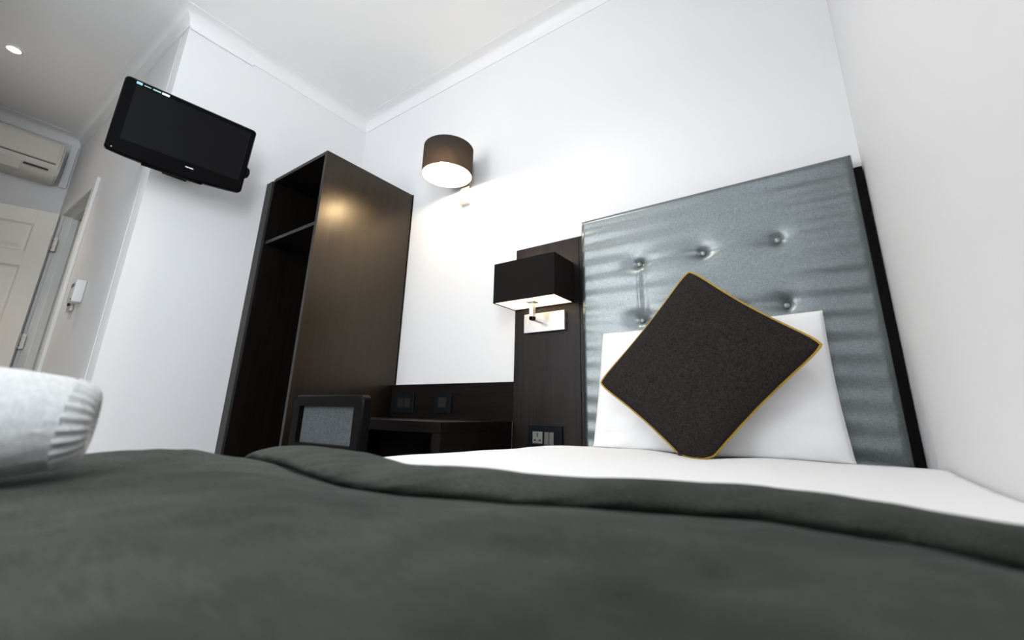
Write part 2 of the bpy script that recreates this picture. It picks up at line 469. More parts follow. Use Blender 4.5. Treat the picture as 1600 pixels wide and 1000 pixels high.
# ------------------------------------------------------------------ corridor: air conditioner, downlight, switches, trunking
ay0, ay1, ax = -1.84, -1.245, XE
t = thing('air_conditioner', 'cream wall mounted air conditioner at the end of the corridor', 'air conditioner', (ax, (ay0+ay1)/2, 2.29))
prof = [(0.0, 2.30), (0.10, 2.285), (0.155, 2.295), (0.185, 2.33), (0.212, 2.375), (0.222, 2.40), (0.215, 2.56), (0.205, 2.585), (0.185, 2.60), (0.0, 2.605)]
def extr(bm, prof, ya, yb, ox=ax, inset=0.0):
    A = [bm.verts.new((ox+px, ya, pz)) for px, pz in prof]; B = [bm.verts.new((ox+px, yb, pz)) for px, pz in prof]
    n = len(prof)
    for k in range(n): bm.faces.new((A[k], A[(k+1) % n], B[(k+1) % n], B[k]))
    bm.faces.new(A[::-1]); bm.faces.new(B)
bm = bmesh.new(); extr(bm, prof, ay0, ay1)
bmesh.ops.bevel(bm, geom=[e for e in bm.edges if abs(e.verts[0].co.y-e.verts[1].co.y) < 1e-6 and max(e.verts[0].co.x, e.verts[1].co.x) > ax+0.05], offset=0.012, segments=3, affect='EDGES')
link('casing', bm, 'ac', t, smooth=True)
bm = bmesh.new(); extr(bm, [(0.218, 2.405), (0.229, 2.41), (0.224, 2.552), (0.212, 2.552)], ay0+0.03, ay1-0.03)
link('front_panel', bm, 'ac', t)
bm = bmesh.new(); extr(bm, [(0.170, 2.303), (0.180, 2.300), (0.212, 2.352), (0.204, 2.360)], ay0+0.06, ay1-0.19)
link('flap', bm, 'ac', t)
bm = bmesh.new(); extr(bm, [(0.195, 2.346), (0.203, 2.343), (0.210, 2.354), (0.202, 2.36)], ay1-0.18, ay1-0.055)
link('outlet_slot', bm, 'ac_dark', t)
bm = bmesh.new(); extr(bm, [(0.214, 2.398), (0.2245, 2.398), (0.2245, 2.404), (0.214, 2.404)], ay0+0.03, ay1-0.03)
link('seam', bm, 'ac_dark', t)
# pipe trunking running down beside it
tag(link('pipe_trunking', BM((XE, XE+0.025, cwy(XE)-0.055, cwy(XE)-0.012, 2.31, ZW-0.005), bev=0.003), 'coving'), 'short white pipe trunking in the corridor corner beside the air conditioner', 'trunking')
tag(link('cable_trunking', BM((0.0005, 0.013, YC0+0.002, -0.80, ZW-0.022, ZW-0.006), bev=0.003), 'coving'), 'thin white cable trunking under the coving above the television', 'trunking')

def downlight(x, y, label, energy, cone, aim=None, warm=(1.0, 0.95, 0.88)):
    t = thing('downlight', label, 'light', (x, y, ZC))
    bm = bmesh.new(); lathe(bm, [(0.030, -0.001), (0.030, -0.004), (0.040, -0.005), (0.043, -0.001)], 32, (x, y, ZC), caps=False)
    link('ring', bm, 'coving', t, smooth=True)
    bm = bmesh.new(); lathe(bm, [(0.0295, -0.0012), (0.0295, -0.003)], 32, (x, y, ZC))
    link('lens', bm, 'lens', t)
    sl = bpy.data.lights.new('downlight_beam', 'SPOT'); sl.energy = energy; sl.spot_size = math.radians(cone); sl.spot_blend = 0.8
    sl.color = warm; sl.shadow_soft_size = 0.03
    slo = bpy.data.objects.new('downlight_beam', sl); COL.objects.link(slo); slo.parent = t; slo.location = (0, 0, -0.012)
    if aim: slo.rotation_euler = (Vector(aim)-Vector((x, y, ZC))).to_track_quat('-Z', 'Y').to_euler()
downlight(-1.215, -1.645, 'small lit round downlight in the corridor ceiling', 46, 70, None, (1.0, 0.86, 0.70))
downlight(1.30, -1.15, 'unseen round tilted downlight added in the bedroom ceiling to light the bed', 36, 92, (2.25, -0.75, 0.55))  # lamp added out of view to brighten bed and headboard

def cthing(name, label, cat, x, z): return thing(name, label, cat, (x, cwy(x), z))
t = cthing('key_card_switch', 'white key card switch on the corridor wall by the door', 'switch', -0.635, 1.19)
bm = bmesh.new(); cbox(bm, -0.68, -0.59, 0.001, 0.042, 1.195, 1.315, 0.005); link('body', bm, 'plastic_white', t, smooth=True)
bm = bmesh.new(); cbox(bm, -0.667, -0.603, 0.042, 0.043, 1.275, 1.295); link('card_slot', bm, 'module_grey', t)
bm = bmesh.new(); tube(bm, [(-0.60, cwy(-0.6)-0.0415, 1.207), (-0.60, cwy(-0.6)-0.044, 1.207)], 0.005, 10); link('indicator', bm, 'module_dark', t)
t = cthing('light_switch', 'brushed steel light switch plate beside the door casing', 'switch', -0.77, 1.165)
bm = bmesh.new(); cbox(bm, -0.815, -0.728, 0.001, 0.014, 1.165, 1.255, 0.002); link('plate', bm, 'steel', t)
bm = bmesh.new(); cbox(bm, -0.785, -0.760, 0.014, 0.021, 1.195, 1.225, 0.002); link('rocker', bm, 'module_dark', t)

# ------------------------------------------------------------------ television
yw, ti = math.radians(-6.257), math.radians(11.37)
n_ = Vector((math.cos(yw)*math.cos(ti), math.sin(yw)*math.cos(ti), -math.sin(ti)))
a_ = Vector((-math.sin(yw), math.cos(yw), 0)); b3 = n_.cross(a_)
rotm = Matrix(((a_.x, -n_.x, b3.x), (a_.y, -n_.y, b3.y), (a_.z, -n_.z, b3.z)))
TVW, TVH = 0.52, 0.342
tvc = Vector((0.258, -1.074, 1.905))
tv = thing('television', 'black flat screen television on a bracket high on the wall', 'television', tvc, rotm)
def rrect(w2, h2t, h2b, r, sag, n=6):
    pts = []
    for cx, cz, a0 in ((w2-r, h2t-r, 0), (-w2+r, h2t-r, 90), (-w2+r, -h2b+r, 180), (w2-r, -h2b+r, 270)):
        for k in range(n+1):
            a = math.radians(a0+90*k/n)
            pts.append((cx+r*math.cos(a), cz+r*math.sin(a)))
        if a0 == 180:
            for k in range(1, 12):
                s = k/12
                pts.append((-w2+r + (2*w2-2*r)*s, -h2b - sag*4*s*(1-s)))
    return pts
def slab(bm, o0, y0_, o1, y1_):
    A = [bm.verts.new((x, y0_, z)) for x, z in o0]; B = [bm.verts.new((x, y1_, z)) for x, z in o1]
    n = len(A)
    for k in range(n): bm.faces.new((A[k], A[(k+1) % n], B[(k+1) % n], B[k]))
    return A, B
W2, H2 = TVW/2, TVH/2
o_out = rrect(W2, H2, H2, 0.018, 0.016)
o_in = rrect(W2-0.006, H2-0.006, H2-0.006, 0.014, 0.014)
bm = bmesh.new()
A, B = slab(bm, o_in, -0.004, o_out, 0.004)
C_ = [bm.verts.new((x, 0.030, z)) for x, z in o_out]
D_ = [bm.verts.new((x*0.86, 0.052, z*0.80)) for x, z in o_out]
for R0, R1 in ((B, C_), (C_, D_)):
    for k in range(len(R0)): bm.faces.new((R0[k], R0[(k+1) % len(R0)], R1[(k+1) % len(R0)], R1[k]))
bm.faces.new(A[::-1]); bm.faces.new(D_)
link('housing', bm, 'tv_gloss', tv, local=True, smooth=True)
sx0, sx1, sz0, sz1 = -W2+0.040, W2-0.030, -H2+0.062, H2-0.028
bm = bmesh.new()
fr = [(sx0-0.004, sz0-0.004), (sx1+0.004, sz0-0.004), (sx1+0.004, sz1+0.004), (sx0-0.004, sz1+0.004)]
fi = [(sx0, sz0), (sx1, sz0), (sx1, sz1), (sx0, sz1)]
A = [bm.verts.new((x, -0.0042, z)) for x, z in fr]; B = [bm.verts.new((x, -0.0065, z)) for x, z in fr]; D_ = [bm.verts.new((x, -0.005, z)) for x, z in fi]
for R0, R1 in ((A, B), (B, D_)):
    for k in range(4): bm.faces.new((R0[k], R0[(k+1) % 4], R1[(k+1) % 4], R1[k]))
link('bezel_lip', bm, 'tv_back', tv, local=True)
link('screen', BM((sx0, sx1, -0.0052, -0.0042, sz0, sz1)), 'tv_screen', tv, local=True)
link('speaker_bar', BM((-0.13, 0.10, 0.014, 0.030, -H2-0.019, -H2-0.002), bev=0.003), 'tv_back', tv, local=True)
bm = bmesh.new(); tube(bm, [(W2-0.004, 0.016, -0.085), (W2+0.006, 0.016, -0.072), (W2+0.009, 0.016, -0.055), (W2+0.006, 0.016, -0.038), (W2-0.004, 0.016, -0.028)], [0.006, 0.010, 0.011, 0.010, 0.006], 10)
link('side_control', bm, 'tv_back', tv, local=True, smooth=True)
def tvmark(name, x, z, wd, ht, mat):
    bm = bmesh.new(); box(bm, x, x+wd, -0.0050, -0.0041, z, z+ht)
    link(name, bm, mat, tv, local=True)
tz = H2-0.0215
tvmark('sticker_icon', -W2+0.038, tz, 0.020, 0.011, 'blue_print')
tvmark('sticker_print', -W2+0.064, tz+0.003, 0.024, 0.004, 'teal_print')
tvmark('sticker_print', -W2+0.095, tz+0.002, 0.028, 0.006, 'teal_print')
tvmark('sticker_label', -W2+0.127, tz, 0.028, 0.010, 'white_print')
tvmark('maker_mark', 0.018, -H2+0.034, 0.013, 0.005, 'white_print')
tvmark('maker_mark', 0.0325, -H2+0.034, 0.017, 0.005, 'white_print')
bm = bmesh.new(); tube(bm, [(-W2+0.022, -0.003, -H2+0.014), (-W2+0.022, -0.0052, -H2+0.014)], 0.0025, 8); link('power_light', bm, 'white_print', tv, local=True)
bm = bmesh.new()
bk = tvc - n_*0.052
box(bm, 0.0005, 0.014, -1.08, -0.98, 1.80, 2.02)
tube(bm, [(0.010, -1.03, 1.91), (bk.x*0.55, -1.035, 1.905), (bk.x+0.004, bk.y, bk.z)], 0.016, 10)
link('wall_bracket', bm, 'tv_back', tv, smooth=True)

# ------------------------------------------------------------------ wardrobe
wx, wd, wz = 0.611, 0.587, 1.986
t = thing('wardrobe', 'tall dark wood open wardrobe in the corner under the television', 'wardrobe', (wx/2, -wd/2, 0))
def board(name, x0, x1, y0, y1, z0, z1, mat, parent=t, edge='front'):
    o = link(name, BM((x0, x1, y0, y1, z0, z1), bev=0.0008, seg=1), mat, parent)
    return o
sp = board('side_panel', wx-0.019, wx, -wd+0.002, -0.006, 0, wz, 'wood_side')
link('edging', BM((wx-0.0185, wx-0.0003, -wd, -wd+0.002, 0, wz-0.0005)), 'wood_edge', sp)
sp2 = board('side_panel', 0.053, 0.072, -wd+0.002, -0.006, 0, wz, 'wood')
board('back_panel', 0.045, wx+0.004, -0.0055, -0.0005, 0.06, wz+0.004, 'wood')
tp = board('top_panel', 0.072, wx-0.019, -wd+0.002, -0.006, wz-0.019, wz, 'wood')
link('edging', BM((0.072, wx-0.019, -wd, -wd+0.002, wz-0.0185, wz-0.0003)), 'wood_edge', tp)
sh = board('shelf', 0.072, wx-0.019, -wd+0.012, -0.006, 1.575, 1.594, 'wood')
link('edging', BM((0.072, wx-0.019, -wd+0.010, -wd+0.012, 1.5755, 1.5935)), 'wood_edge', sh)
board('base_panel', 0.072, wx-0.019, -wd+0.002, -0.006, 0.06, 0.08, 'wood')
board('plinth', 0.072, wx-0.019, -wd+0.03, -wd+0.045, 0, 0.06, 'wood')
link('filler_strip', BM((0.001, 0.070, -wd-0.012, -wd+0.001, 0, wz-0.018), bev=0.001, seg=1), 'wood_edge', t)
bm = bmesh.new(); tube(bm, [(0.073, -0.30, 1.50), (wx-0.02, -0.30, 1.50)], 0.011, 12); link('hanging_rail', bm, 'steel', t, smooth=True)
for xx in (wx-0.026, 0.078):
    bm = bmesh.new(); tube(bm, [(xx-0.005, -0.545, 1.418), (xx+0.006, -0.545, 1.418)], 0.004, 8); link('shelf_pin', bm, 'chrome', t)

# ------------------------------------------------------------------ desk, backboard, bed panel
dx1, dy, dz = 1.446, -0.466, 0.640
t = thing('desk', 'dark wood desk with an open front between wardrobe and bed', 'desk', ((wx+dx1)/2, dy/2, 0))
link('desktop', BM((wx+0.006, dx1, dy, -0.031, dz-0.040, dz), bev=0.0015, seg=1), 'wood_x', t)
link('side_panel', BM((dx1-0.045, dx1, dy+0.002, -0.031, 0, dz-0.040), bev=0.0015, seg=1), 'wood', t)
link('side_panel', BM((wx+0.006, wx+0.045, dy+0.002, -0.031, 0, dz-0.040), bev=0.0015, seg=1), 'wood', t)
link('modesty_panel', BM((wx+0.045, dx1-0.045, -0.10, -0.082, 0.18, dz-0.040)), 'wood_x', t)
t = thing('desk_backboard', 'low dark wood board on the wall above the desk', 'panel', ((wx+1.446)/2, -0.015, dz))
link('board', BM((wx+0.006, 1.446, -0.030, -0.001, dz+0.001, 0.809), bev=0.001, seg=1), 'wood_x', t)
link('edging', BM((wx+0.006, 1.446, -0.0295, -0.0015, 0.809, 0.8105)), 'wood_edge', t)
t = thing('bedside_panel', 'tall dark wood panel behind the box lamp beside the headboard', 'panel', (1.62, -0.015, 0))
link('board', BM((1.447, 1.784, -0.030, -0.001, 0, 1.436), bev=0.001, seg=1), 'wood_panel', t)
link('edge_strip', BM((1.7855, 1.8105, -0.030, -0.001, 0, 1.436), bev=0.001, seg=1), 'wood_panel', t)

def socket(name, label, x0, x1, z0, z1, yf, mods, grp=None):
    t = thing(name, label, 'socket' if 'socket' in name else 'switch', ((x0+x1)/2, yf, z0), group=grp)
    link('plate', BM((x0, x1, yf-0.009, yf-0.0005, z0, z1), bev=0.002), 'plate_dark', t)
    for kind, a, b_, za, zb, mat in mods:
        if kind == 'socket':
            md = link('socket_module', BM((a, b_, yf-0.0105, yf-0.0085, za, zb), bev=0.0006, seg=1), mat, t)
            cx, cz = (a+b_)/2, (za+zb)/2; w_, h_ = b_-a, zb-za
            bm = bmesh.new()
            box(bm, cx-0.0025, cx+0.0025, yf-0.0112, yf-0.0103, cz+0.06*h_, cz+0.40*h_)
            for s in (-1, 1): box(bm, cx+s*0.26*w_-0.005, cx+s*0.26*w_+0.005, yf-0.0112, yf-0.0103, cz-0.28*h_, cz-0.16*h_)
            link('pin_hole', bm, 'hole', md)
        else:
            bm = bmesh.new()
            for v in box(bm, a, b_, yf-0.012, yf-0.0085, za, zb):
                if v.co.z > (za+zb)/2 and v.co.y < yf-0.01: v.co.y += 0.0025
            link('rocker', bm, mat, t)
    return t
socket('power_socket', 'dark socket plate with two light switches low on the bedside panel', 1.534, 1.701, 0.538, 0.628, -0.030,
       [('socket', 1.560, 1.608, 0.556, 0.603, 'module_grey'), ('rocker', 1.618, 1.6385, 0.554, 0.602, 'module_mid'), ('rocker', 1.6415, 1.662, 0.554, 0.602, 'module_mid')])
socket('power_socket', 'black double socket on the desk backboard beside the wardrobe', 0.640, 0.812, 0.664, 0.764, -0.030,
       [('socket', 0.688, 0.733, 0.692, 0.738, 'module_dark'), ('socket', 0.742, 0.787, 0.692, 0.738, 'module_dark')])
socket('data_socket', 'black single outlet on the middle of the desk backboard', 0.965, 1.080, 0.668, 0.766, -0.030,
       [('rocker', 0.995, 1.048, 0.694, 0.742, 'module_dark')])

# ------------------------------------------------------------------ chair
t = thing('desk_chair', 'black framed chair with grey woven back tucked at the desk', 'chair', (1.085, -0.50, 0), Matrix.Rotation(math.radians(2.0), 3, 'Z'))
cw, ch0, ch1, cth = 0.208, 0.515, 0.728, 0.042
CY = -0.20           # local y of the backrest front face
def ring_panel(bm, w2, z0, z1, r, bw_s, bw_t, y0, y1):
    def rr(w2, za, zb, r):
        out = []
        for cx, cz, a0 in ((w2-r, zb-r, 0), (-w2+r, zb-r, 90), (-w2+r, za+r, 180), (w2-r, za+r, 270)):
            for k in range(7):
                a = math.radians(a0+15*k); out.append((cx+r*math.cos(a), cz+r*math.sin(a)))
        return out
    O = rr(w2, z0, z1, r); I = rr(w2-bw_s, z0+bw_t, z1-bw_t, 0.006)
    e = 0.006
    O2 = rr(w2-e, z0+e, z1-e, r-e)
    L = [[bm.verts.new((x, y, z)) for x, z in P] for P, y in ((I, y0), (O2, y0), (O, y0+e), (O, y1-e), (O2, y1), (I, y1))]
    n = len(O)
    for k in range(6):
        A, B = L[k], L[(k+1) % 6]
        for q in range(n): bm.faces.new((A[q], A[(q+1) % n], B[(q+1) % n], B[q]))
bm = bmesh.new(); ring_panel(bm, cw, ch0, ch1, 0.028, 0.045, 0.040, CY, CY+cth)
br = link('back_frame', bm, 'black_wood', t, local=True, smooth=True)
link('back_pad', BM((-cw+0.044, cw-0.044, CY+0.018, CY+0.034, ch0+0.039, ch1-0.039), bev=0.004), 'grey_weave', t, local=True)
link('seat', BM((-0.21, 0.21, CY+0.03, CY+0.46, 0.40, 0.465), bev=0.018, seg=3), 'grey_weave', t, local=True, smooth=True)
link('seat_rail', BM((-0.205, 0.205, CY+0.035, CY+0.455, 0.355, 0.400), bev=0.003), 'black_wood', t, local=True)
for sx in (-1, 1):
    link('leg', BM((sx*0.19-0.018, sx*0.19+0.018, CY+0.004, CY+0.040, 0.0, 0.53), bev=0.003), 'black_wood', t, local=True)
    link('leg', BM((sx*0.19-0.018, sx*0.19+0.018, CY+0.415, CY+0.451, 0.0, 0.356), bev=0.003), 'black_wood', t, local=True)

# ------------------------------------------------------------------ wall lamps
lxc, lyc, lr, lz0, lz1 = 1.068, -0.163, 0.134, 1.899, 2.062
t = thing('wall_lamp', 'lit wall lamp with a taupe drum shade beside the wardrobe', 'lamp', (lxc, 0, 1.79))
bm = bmesh.new(); lathe(bm, [(lr, lz0), (lr, lz1), (lr-0.0015, lz1), (lr-0.0015, lz0), (lr, lz0)], 72, (lxc, lyc, 0), caps=False)
sh = link('shade', bm, 'drum_cloth', t, smooth=True)
bm = bmesh.new(); lathe(bm, [(lr-0.0022, lz0+0.002), (lr-0.0022, lz1-0.004)], 72, (lxc, lyc, 0), caps=False); link('lining', bm, 'lining', sh, smooth=True)
bm = bmesh.new(); lathe(bm, [(lr-0.003, lz1-0.008), (lr-0.003, lz1-0.006)], 72, (lxc, lyc, 0)); link('top_cover', bm, 'lining', sh)
bm = bmesh.new(); lathe(bm, [(0.010, 0.030), (0.018, 0.022), (0.024, 0.008), (0.024, -0.006), (0.016, -0.020), (0.004, -0.026)], 24, (lxc+0.040, lyc-0.062, lz0+0.024)); link('bulb', bm, 'bulb_drum', t, smooth=True)
bm = bmesh.new(); lathe(bm, [(0.012, 0.028), (0.016, 0.034), (0.016, 0.075), (0.010, 0.115)], 20, (lxc+0.040, lyc-0.062, lz0+0.024)); link('bulb_holder', bm, 'plastic_white', t, smooth=True)
link('wall_plate', BM((1.036, 1.100, -0.022, -0.0005, 1.795, 1.925), bev=0.001), 'steel', t)
link('arm', BM((1.058, 1.078, lyc, -0.02, 2.030, 2.046), (1.058, 1.118, lyc-0.072, lyc+0.001, 2.030, 2.046), (1.058, 1.078, -0.024, -0.008, 1.92, 2.046), bev=0.001), 'steel', t)

bx0, bx1, by0, by1, bz0, bz1 = 1.450, 1.760, -0.200, -0.036, 1.134, 1.314
bcx, bcy = 1.617, -0.125
t = thing('wall_lamp', 'lit wall lamp with a black box shade on the wooden bedside panel', 'lamp', (bcx, -0.03, 1.02))
def frame_box(bm, x0, x1, y0, y1, z0, z1, th):
    P = [(x0, y0), (x1, y0), (x1, y1), (x0, y1)]; Q = [(x0+th, y0+th), (x1-th, y0+th), (x1-th, y1-th), (x0+th, y1-th)]
    L = [[bm.verts.new((x, y, z)) for x, y in R] for R, z in ((P, z0), (P, z1), (Q, z1), (Q, z0))]
    for k in range(4):
        A, B = L[k], L[(k+1) % 4]
        for q in range(4): bm.faces.new((A[q], A[(q+1) % 4], B[(q+1) % 4], B[q]))
bm = bmesh.new(); frame_box(bm, bx0, bx1, by0, by1, bz0, bz1, 0.0015); sh = link('shade', bm, 'box_cloth', t)
bm = bmesh.new(); frame_box(bm, bx0+0.002, bx1-0.002, by0+0.002, by1-0.002, bz0+0.003, bz1-0.003, 0.0008); link('lining', bm, 'lining', sh)
link('diffuser', BM((bx0+0.004, bx1-0.004, by0+0.004, by1-0.004, bz0+0.004, bz0+0.006)), 'opal', sh)
bm = bmesh.new(); lathe(bm, [(0.010, -0.030), (0.018, -0.022), (0.024, -0.006), (0.024, 0.008), (0.016, 0.022), (0.004, 0.028)], 24, (bcx-0.01, bcy, bz0+0.085)); link('bulb', bm, 'bulb_box', t, smooth=True)
bm = bmesh.new(); lathe(bm, [(0.014, 0.010), (0.014, 0.055)], 20, (bcx-0.01, bcy, bz0)); link('bulb_holder', bm, 'plastic_white', t, smooth=True)
link('back_plate', BM((1.514, 1.722, -0.052, -0.0305, 1.020, 1.105), bev=0.0012), 'steel', t)
link('arm', BM((bcx-0.020, bcx, bcy-0.010, -0.050, 1.058, 1.074), (bcx-0.020, bcx, bcy-0.010, bcy+0.010, 1.058, bz0+0.011), bev=0.0008, seg=1), 'steel', t)
link('collar', BM((bcx-0.034, bcx+0.014, bcy-0.022, bcy+0.020, bz0+0.0005, bz0+0.0035)), 'steel', t)

# ------------------------------------------------------------------ headboard
HX0, HW, HZ0, HZ1, HT = 1.8122, 0.951, 0.28, 1.486, 0.072
hb = thing('headboard', 'tall buttoned blue grey satin headboard against the back wall', 'headboard', (HX0+HW/2, -0.035, HZ0))
BXS = (0.249, 0.486, 0.720); BZS = (1.244, 1.020, 0.796)
def hb_depth(s, z):
    r = 0.022
    de = min(s, HW-s, HZ1-z)
    q = max(0.0, (r-de)/r)
    d = HT - r*(1-math.sqrt(max(0.0, 1-q*q)))
    # soft stretched folds running across the cloth
    ew = 0.38 + 0.85*sstep(0.60, 0.90, s) + 0.55*sstep(0.10, 0.0, s)
    ew *= sstep(0.0, 0.05, HZ1-z)
    warp = 0.018*noise.noise(Vector((s*3.0, z*2.0, 1.3))) + 0.012*s
    d += 0.0026*ew*(0.75+0.7*noise.noise(Vector((s*4, z*3, 8.0))))*math.sin(2*PI*(z+warp)/0.066) * (1-q)
    d += 0.0016*noise.noise(Vector((s*5, z*11, 4.0)))*(1-q)
    # pulled-in buttons
    for i, bs in enumerate(BXS):
        for j, bz in enumerate(BZS):
            ds, dzv = s-bs, z-bz
            rr = math.hypot(ds, dzv)
            d -= 0.010*math.exp(-(rr/0.016)**2) + 0.0095*math.exp(-((ds+0.010)/0.050)**2-((dzv-0.010)/0.040)**2)
            # creases between neighbours
            if i < 2 and 0 < ds < BXS[i+1]-bs:
                u_ = ds/(BXS[i+1]-bs); arc = 0.012*math.sin(PI*u_); e_ = math.sin(PI*u_)**0.3
                d -= 0.0030*e_*(1-0.4*math.sin(PI*u_))*math.exp(-((dzv-arc)/0.014)**2)
                d += 0.0016*e_*math.exp(-((dzv-arc+0.022)/0.016)**2)
            if i == 0 and j < 2 and BZS[j+1]-bz < dzv < 0:
                u_ = dzv/(BZS[j+1]-bz); arc = 0.010*math.sin(PI*u_); e_ = math.sin(PI*u_)**0.4
                d += 0.0022*e_*math.exp(-((ds-0.002+arc*0.4)/0.007)**2)
                d -= 0.0018*e_*math.exp(-((ds-0.020)/0.011)**2)
    return d
bm = bmesh.new()
def nonlin(t): return t - 0.35*math.sin(2*PI*t)/(2*PI)   # denser at the rims
vs = grid(bm, 190, 230, lambda u, v: (HX0+HW*nonlin(u), -hb_depth(HW*nonlin(u), HZ0+(HZ1-HZ0)*nonlin(v)), HZ0+(HZ1-HZ0)*nonlin(v)))
rim = [vs[i][0] for i in range(190)] + [vs[189][j] for j in range(1, 230)] + [vs[i][229] for i in range(188, -1, -1)] + [vs[0][j] for j in range(228, 0, -1)]
back = [bm.verts.new((v.co.x, -0.0305, v.co.z)) for v in rim]
for k in range(len(rim)):
    bm.faces.new((rim[k], rim[(k+1) % len(rim)], back[(k+1) % len(rim)], back[k]))
link('upholstery', bm, 'satin', hb, smooth=True)
for bs in BXS:
    for bz in BZS:
        d = hb_depth(bs, bz)
        bm = bmesh.new()
        prof = [(0.0105*math.cos(a), 0.0062*math.sin(a)) for a in [k/6*PI/2*0.98 for k in range(7)]]
        lathe(bm, [(0.0095, -0.003)]+prof, 20, (0, 0, 0))
        bm.transform(Matrix.Translation((HX0+bs, -d-0.004, bz)) @ Matrix.Rotation(PI/2, 4, 'X'))
        link('button', bm, 'button', hb, smooth=True)
link('backing_board', BM((1.8125, XR-0.003, -0.030, -0.001, 0.0, 1.452), bev=0.001, seg=1), 'black_wood', hb)

# ------------------------------------------------------------------ bed
BX0 = 1.79
bed = thing('bed', 'single bed mattress and base under the white duvet', 'bed', (2.29, -1.03, 0))
link('base', BM((BX0+0.03, XR-0.02, -2.02, -0.08, 0.10, 0.32), bev=0.006), 'tv_back', bed)
link('mattress', BM((BX0+0.02, XR-0.015, -2.03, -0.078, 0.32, 0.530), bev=0.03, seg=3), 'linen', bed, smooth=True)
for px in (BX0+0.09, XR-0.08):
    for py in (-1.94, -0.16):
        link('leg', BM((px-0.025, px+0.025, py-0.025, py+0.025, 0, 0.10), bev=0.004), 'black_wood', bed)

def duvet_top(x, y):
    z = 0.573 + 0.0135*min(1.2, -y/1.1)
    z -= 0.014*math.exp(-(x-BX0)/0.05)*sstep(-1.0, -0.1, y)
    z += 0.006*math.exp(-((x-BX0)/0.035)**2-((y+0.475)/0.035)**2)*1.2
    z += 0.004*math.exp(-((y+0.36)/0.08)**2) - 0.010*sstep(-0.30, -0.22, y)
    z -= 0.014*math.exp(-((x-2.285)/0.09)**2-((y+0.33)/0.12)**2)
    z += 0.0035*noise.noise(Vector((x*5, y*4, 0.3))) + 0.0016*noise.noise(Vector((x*14, y*9, 2.3)))
    return z
def over_edge(x, y, ztop, r=0.045):
    """cloth that runs over the left edge of the bed and hangs down"""
    s = BX0 + r - x
    if s <= 0: return (x, y, ztop(x, y))
    if s < r*PI/2:
        a = s/r
        return (BX0+r - r*math.sin(a), y, ztop(BX0+r, y) - r*(1-math.cos(a)))
    dd = s - r*PI/2
    return (BX0 - 0.012*math.sin(y*17)*min(1, dd/0.15), y, ztop(BX0+r, y) - r - dd)
bm = bmesh.new()
grid(bm, 110, 170, lambda u, v: over_edge(1.52 + (XR-0.006-1.52)*u, -0.082 - 1.97*v, duvet_top))
dv = link('duvet', bm, 'linen', None, smooth=True)
tag(dv, 'smooth white duvet covering the bed below the pillow', 'duvet')
sm = dv.modifiers.new('thickness', 'SOLIDIFY'); sm.thickness = 0.012; sm.offset = -1

RIDGE = [(1.50, -1.20), (1.70, -1.215), (1.813, -1.198), (2.0, -1.212), (2.14, -1.250), (2.255, -1.257), (2.32, -1.233), (2.433, -1.168), (2.54, -1.122), (2.634, -1.150), (2.687, -1.200), (2.80, -1.26)]
SEAM = [(1.50, -1.27), (1.70, -1.275), (1.78, -1.262), (1.90, -1.272), (2.086, -1.308), (2.18, -1.320), (2.255, -1.318), (2.35, -1.282), (2.452, -1.228), (2.549, -1.198), (2.629, -1.206), (2.69, -1.232), (2.80, -1.30)]
def EDGE_Y(x): return interp(RIDGE, x) + 0.042
def hump(x, y): return 0.013*math.exp(-((x-1.80)/0.10)**2-((y+1.41)/0.09)**2)
def runner_section(x, v):
    """cross-section of the runner: rolled hem first, then the cloth that comes out from under it -> (y, height)"""
    e0, sm_ = EDGE_Y(x), interp(SEAM, x)
    Ry, yc = (e0-sm_)/2, (e0+sm_)/2
    Rz = 0.0140*(1 + 0.10*noise.noise(Vector((x*9, 0, 5.0))))
    a0, a1 = math.radians(-35), math.radians(238)
    if v < 0.30:
        q = v/0.30; a = a0 + (a1-a0)*q
        wr = 1 + 0.05*noise.noise(Vector((x*30+a*1.6, a*0.8, 3.1)))
        return yc + Ry*math.cos(a)*wr, Rz + Rz*math.sin(a)*wr
    ye = yc + Ry*math.cos(a1); he = Rz + Rz*math.sin(a1)
    q = (v-0.30)/0.70
    d = 0.09*q/0.25 if q < 0.25 else 0.09 + (2.06+ye-0.09)*((q-0.25)/0.75)**1.25
    y = ye - d
    gap = abs(math.cos(a1))*0 + (ye-(sm_-0.004))          # still under the roll
    w = max(0.0, d-gap)
    h = he*(1-sstep(0, gap*0.5, d)) + 0.0015 + 0.0085*sstep(-0.004, 0.010, d-gap) + 0.0105*sstep(0.0, 0.11, w)
    k = min(1, w/0.06)
    h += k*(0.0055*noise.noise(Vector((x*7+y*4, y*11-x*3, 7.7))) + 0.0024*noise.noise(Vector((x*22+y*14, y*30-x*12, 1.7))))
    return y, h
def runner_pt(u, v):
    x = 1.56 + (XR-0.008-1.56)*u
    y, h = runner_section(max(x, BX0+0.04), v)
    p = over_edge(x, y, lambda X, Y: duvet_top(X, Y) + 0.003 + h + hump(X, Y), 0.045)
    if x < BX0+0.045: p = (p[0]-0.014*sstep(BX0+0.045, BX0-0.02, x), p[1], p[2])
    return p
bm = bmesh.new(); grid(bm, 200, 300, runner_pt)
rn = link('bed_runner', bm, 'runner', None, smooth=True)
tag(rn, 'dark green quilted bed runner with a thick rolled hem across the bed', 'bed runner')

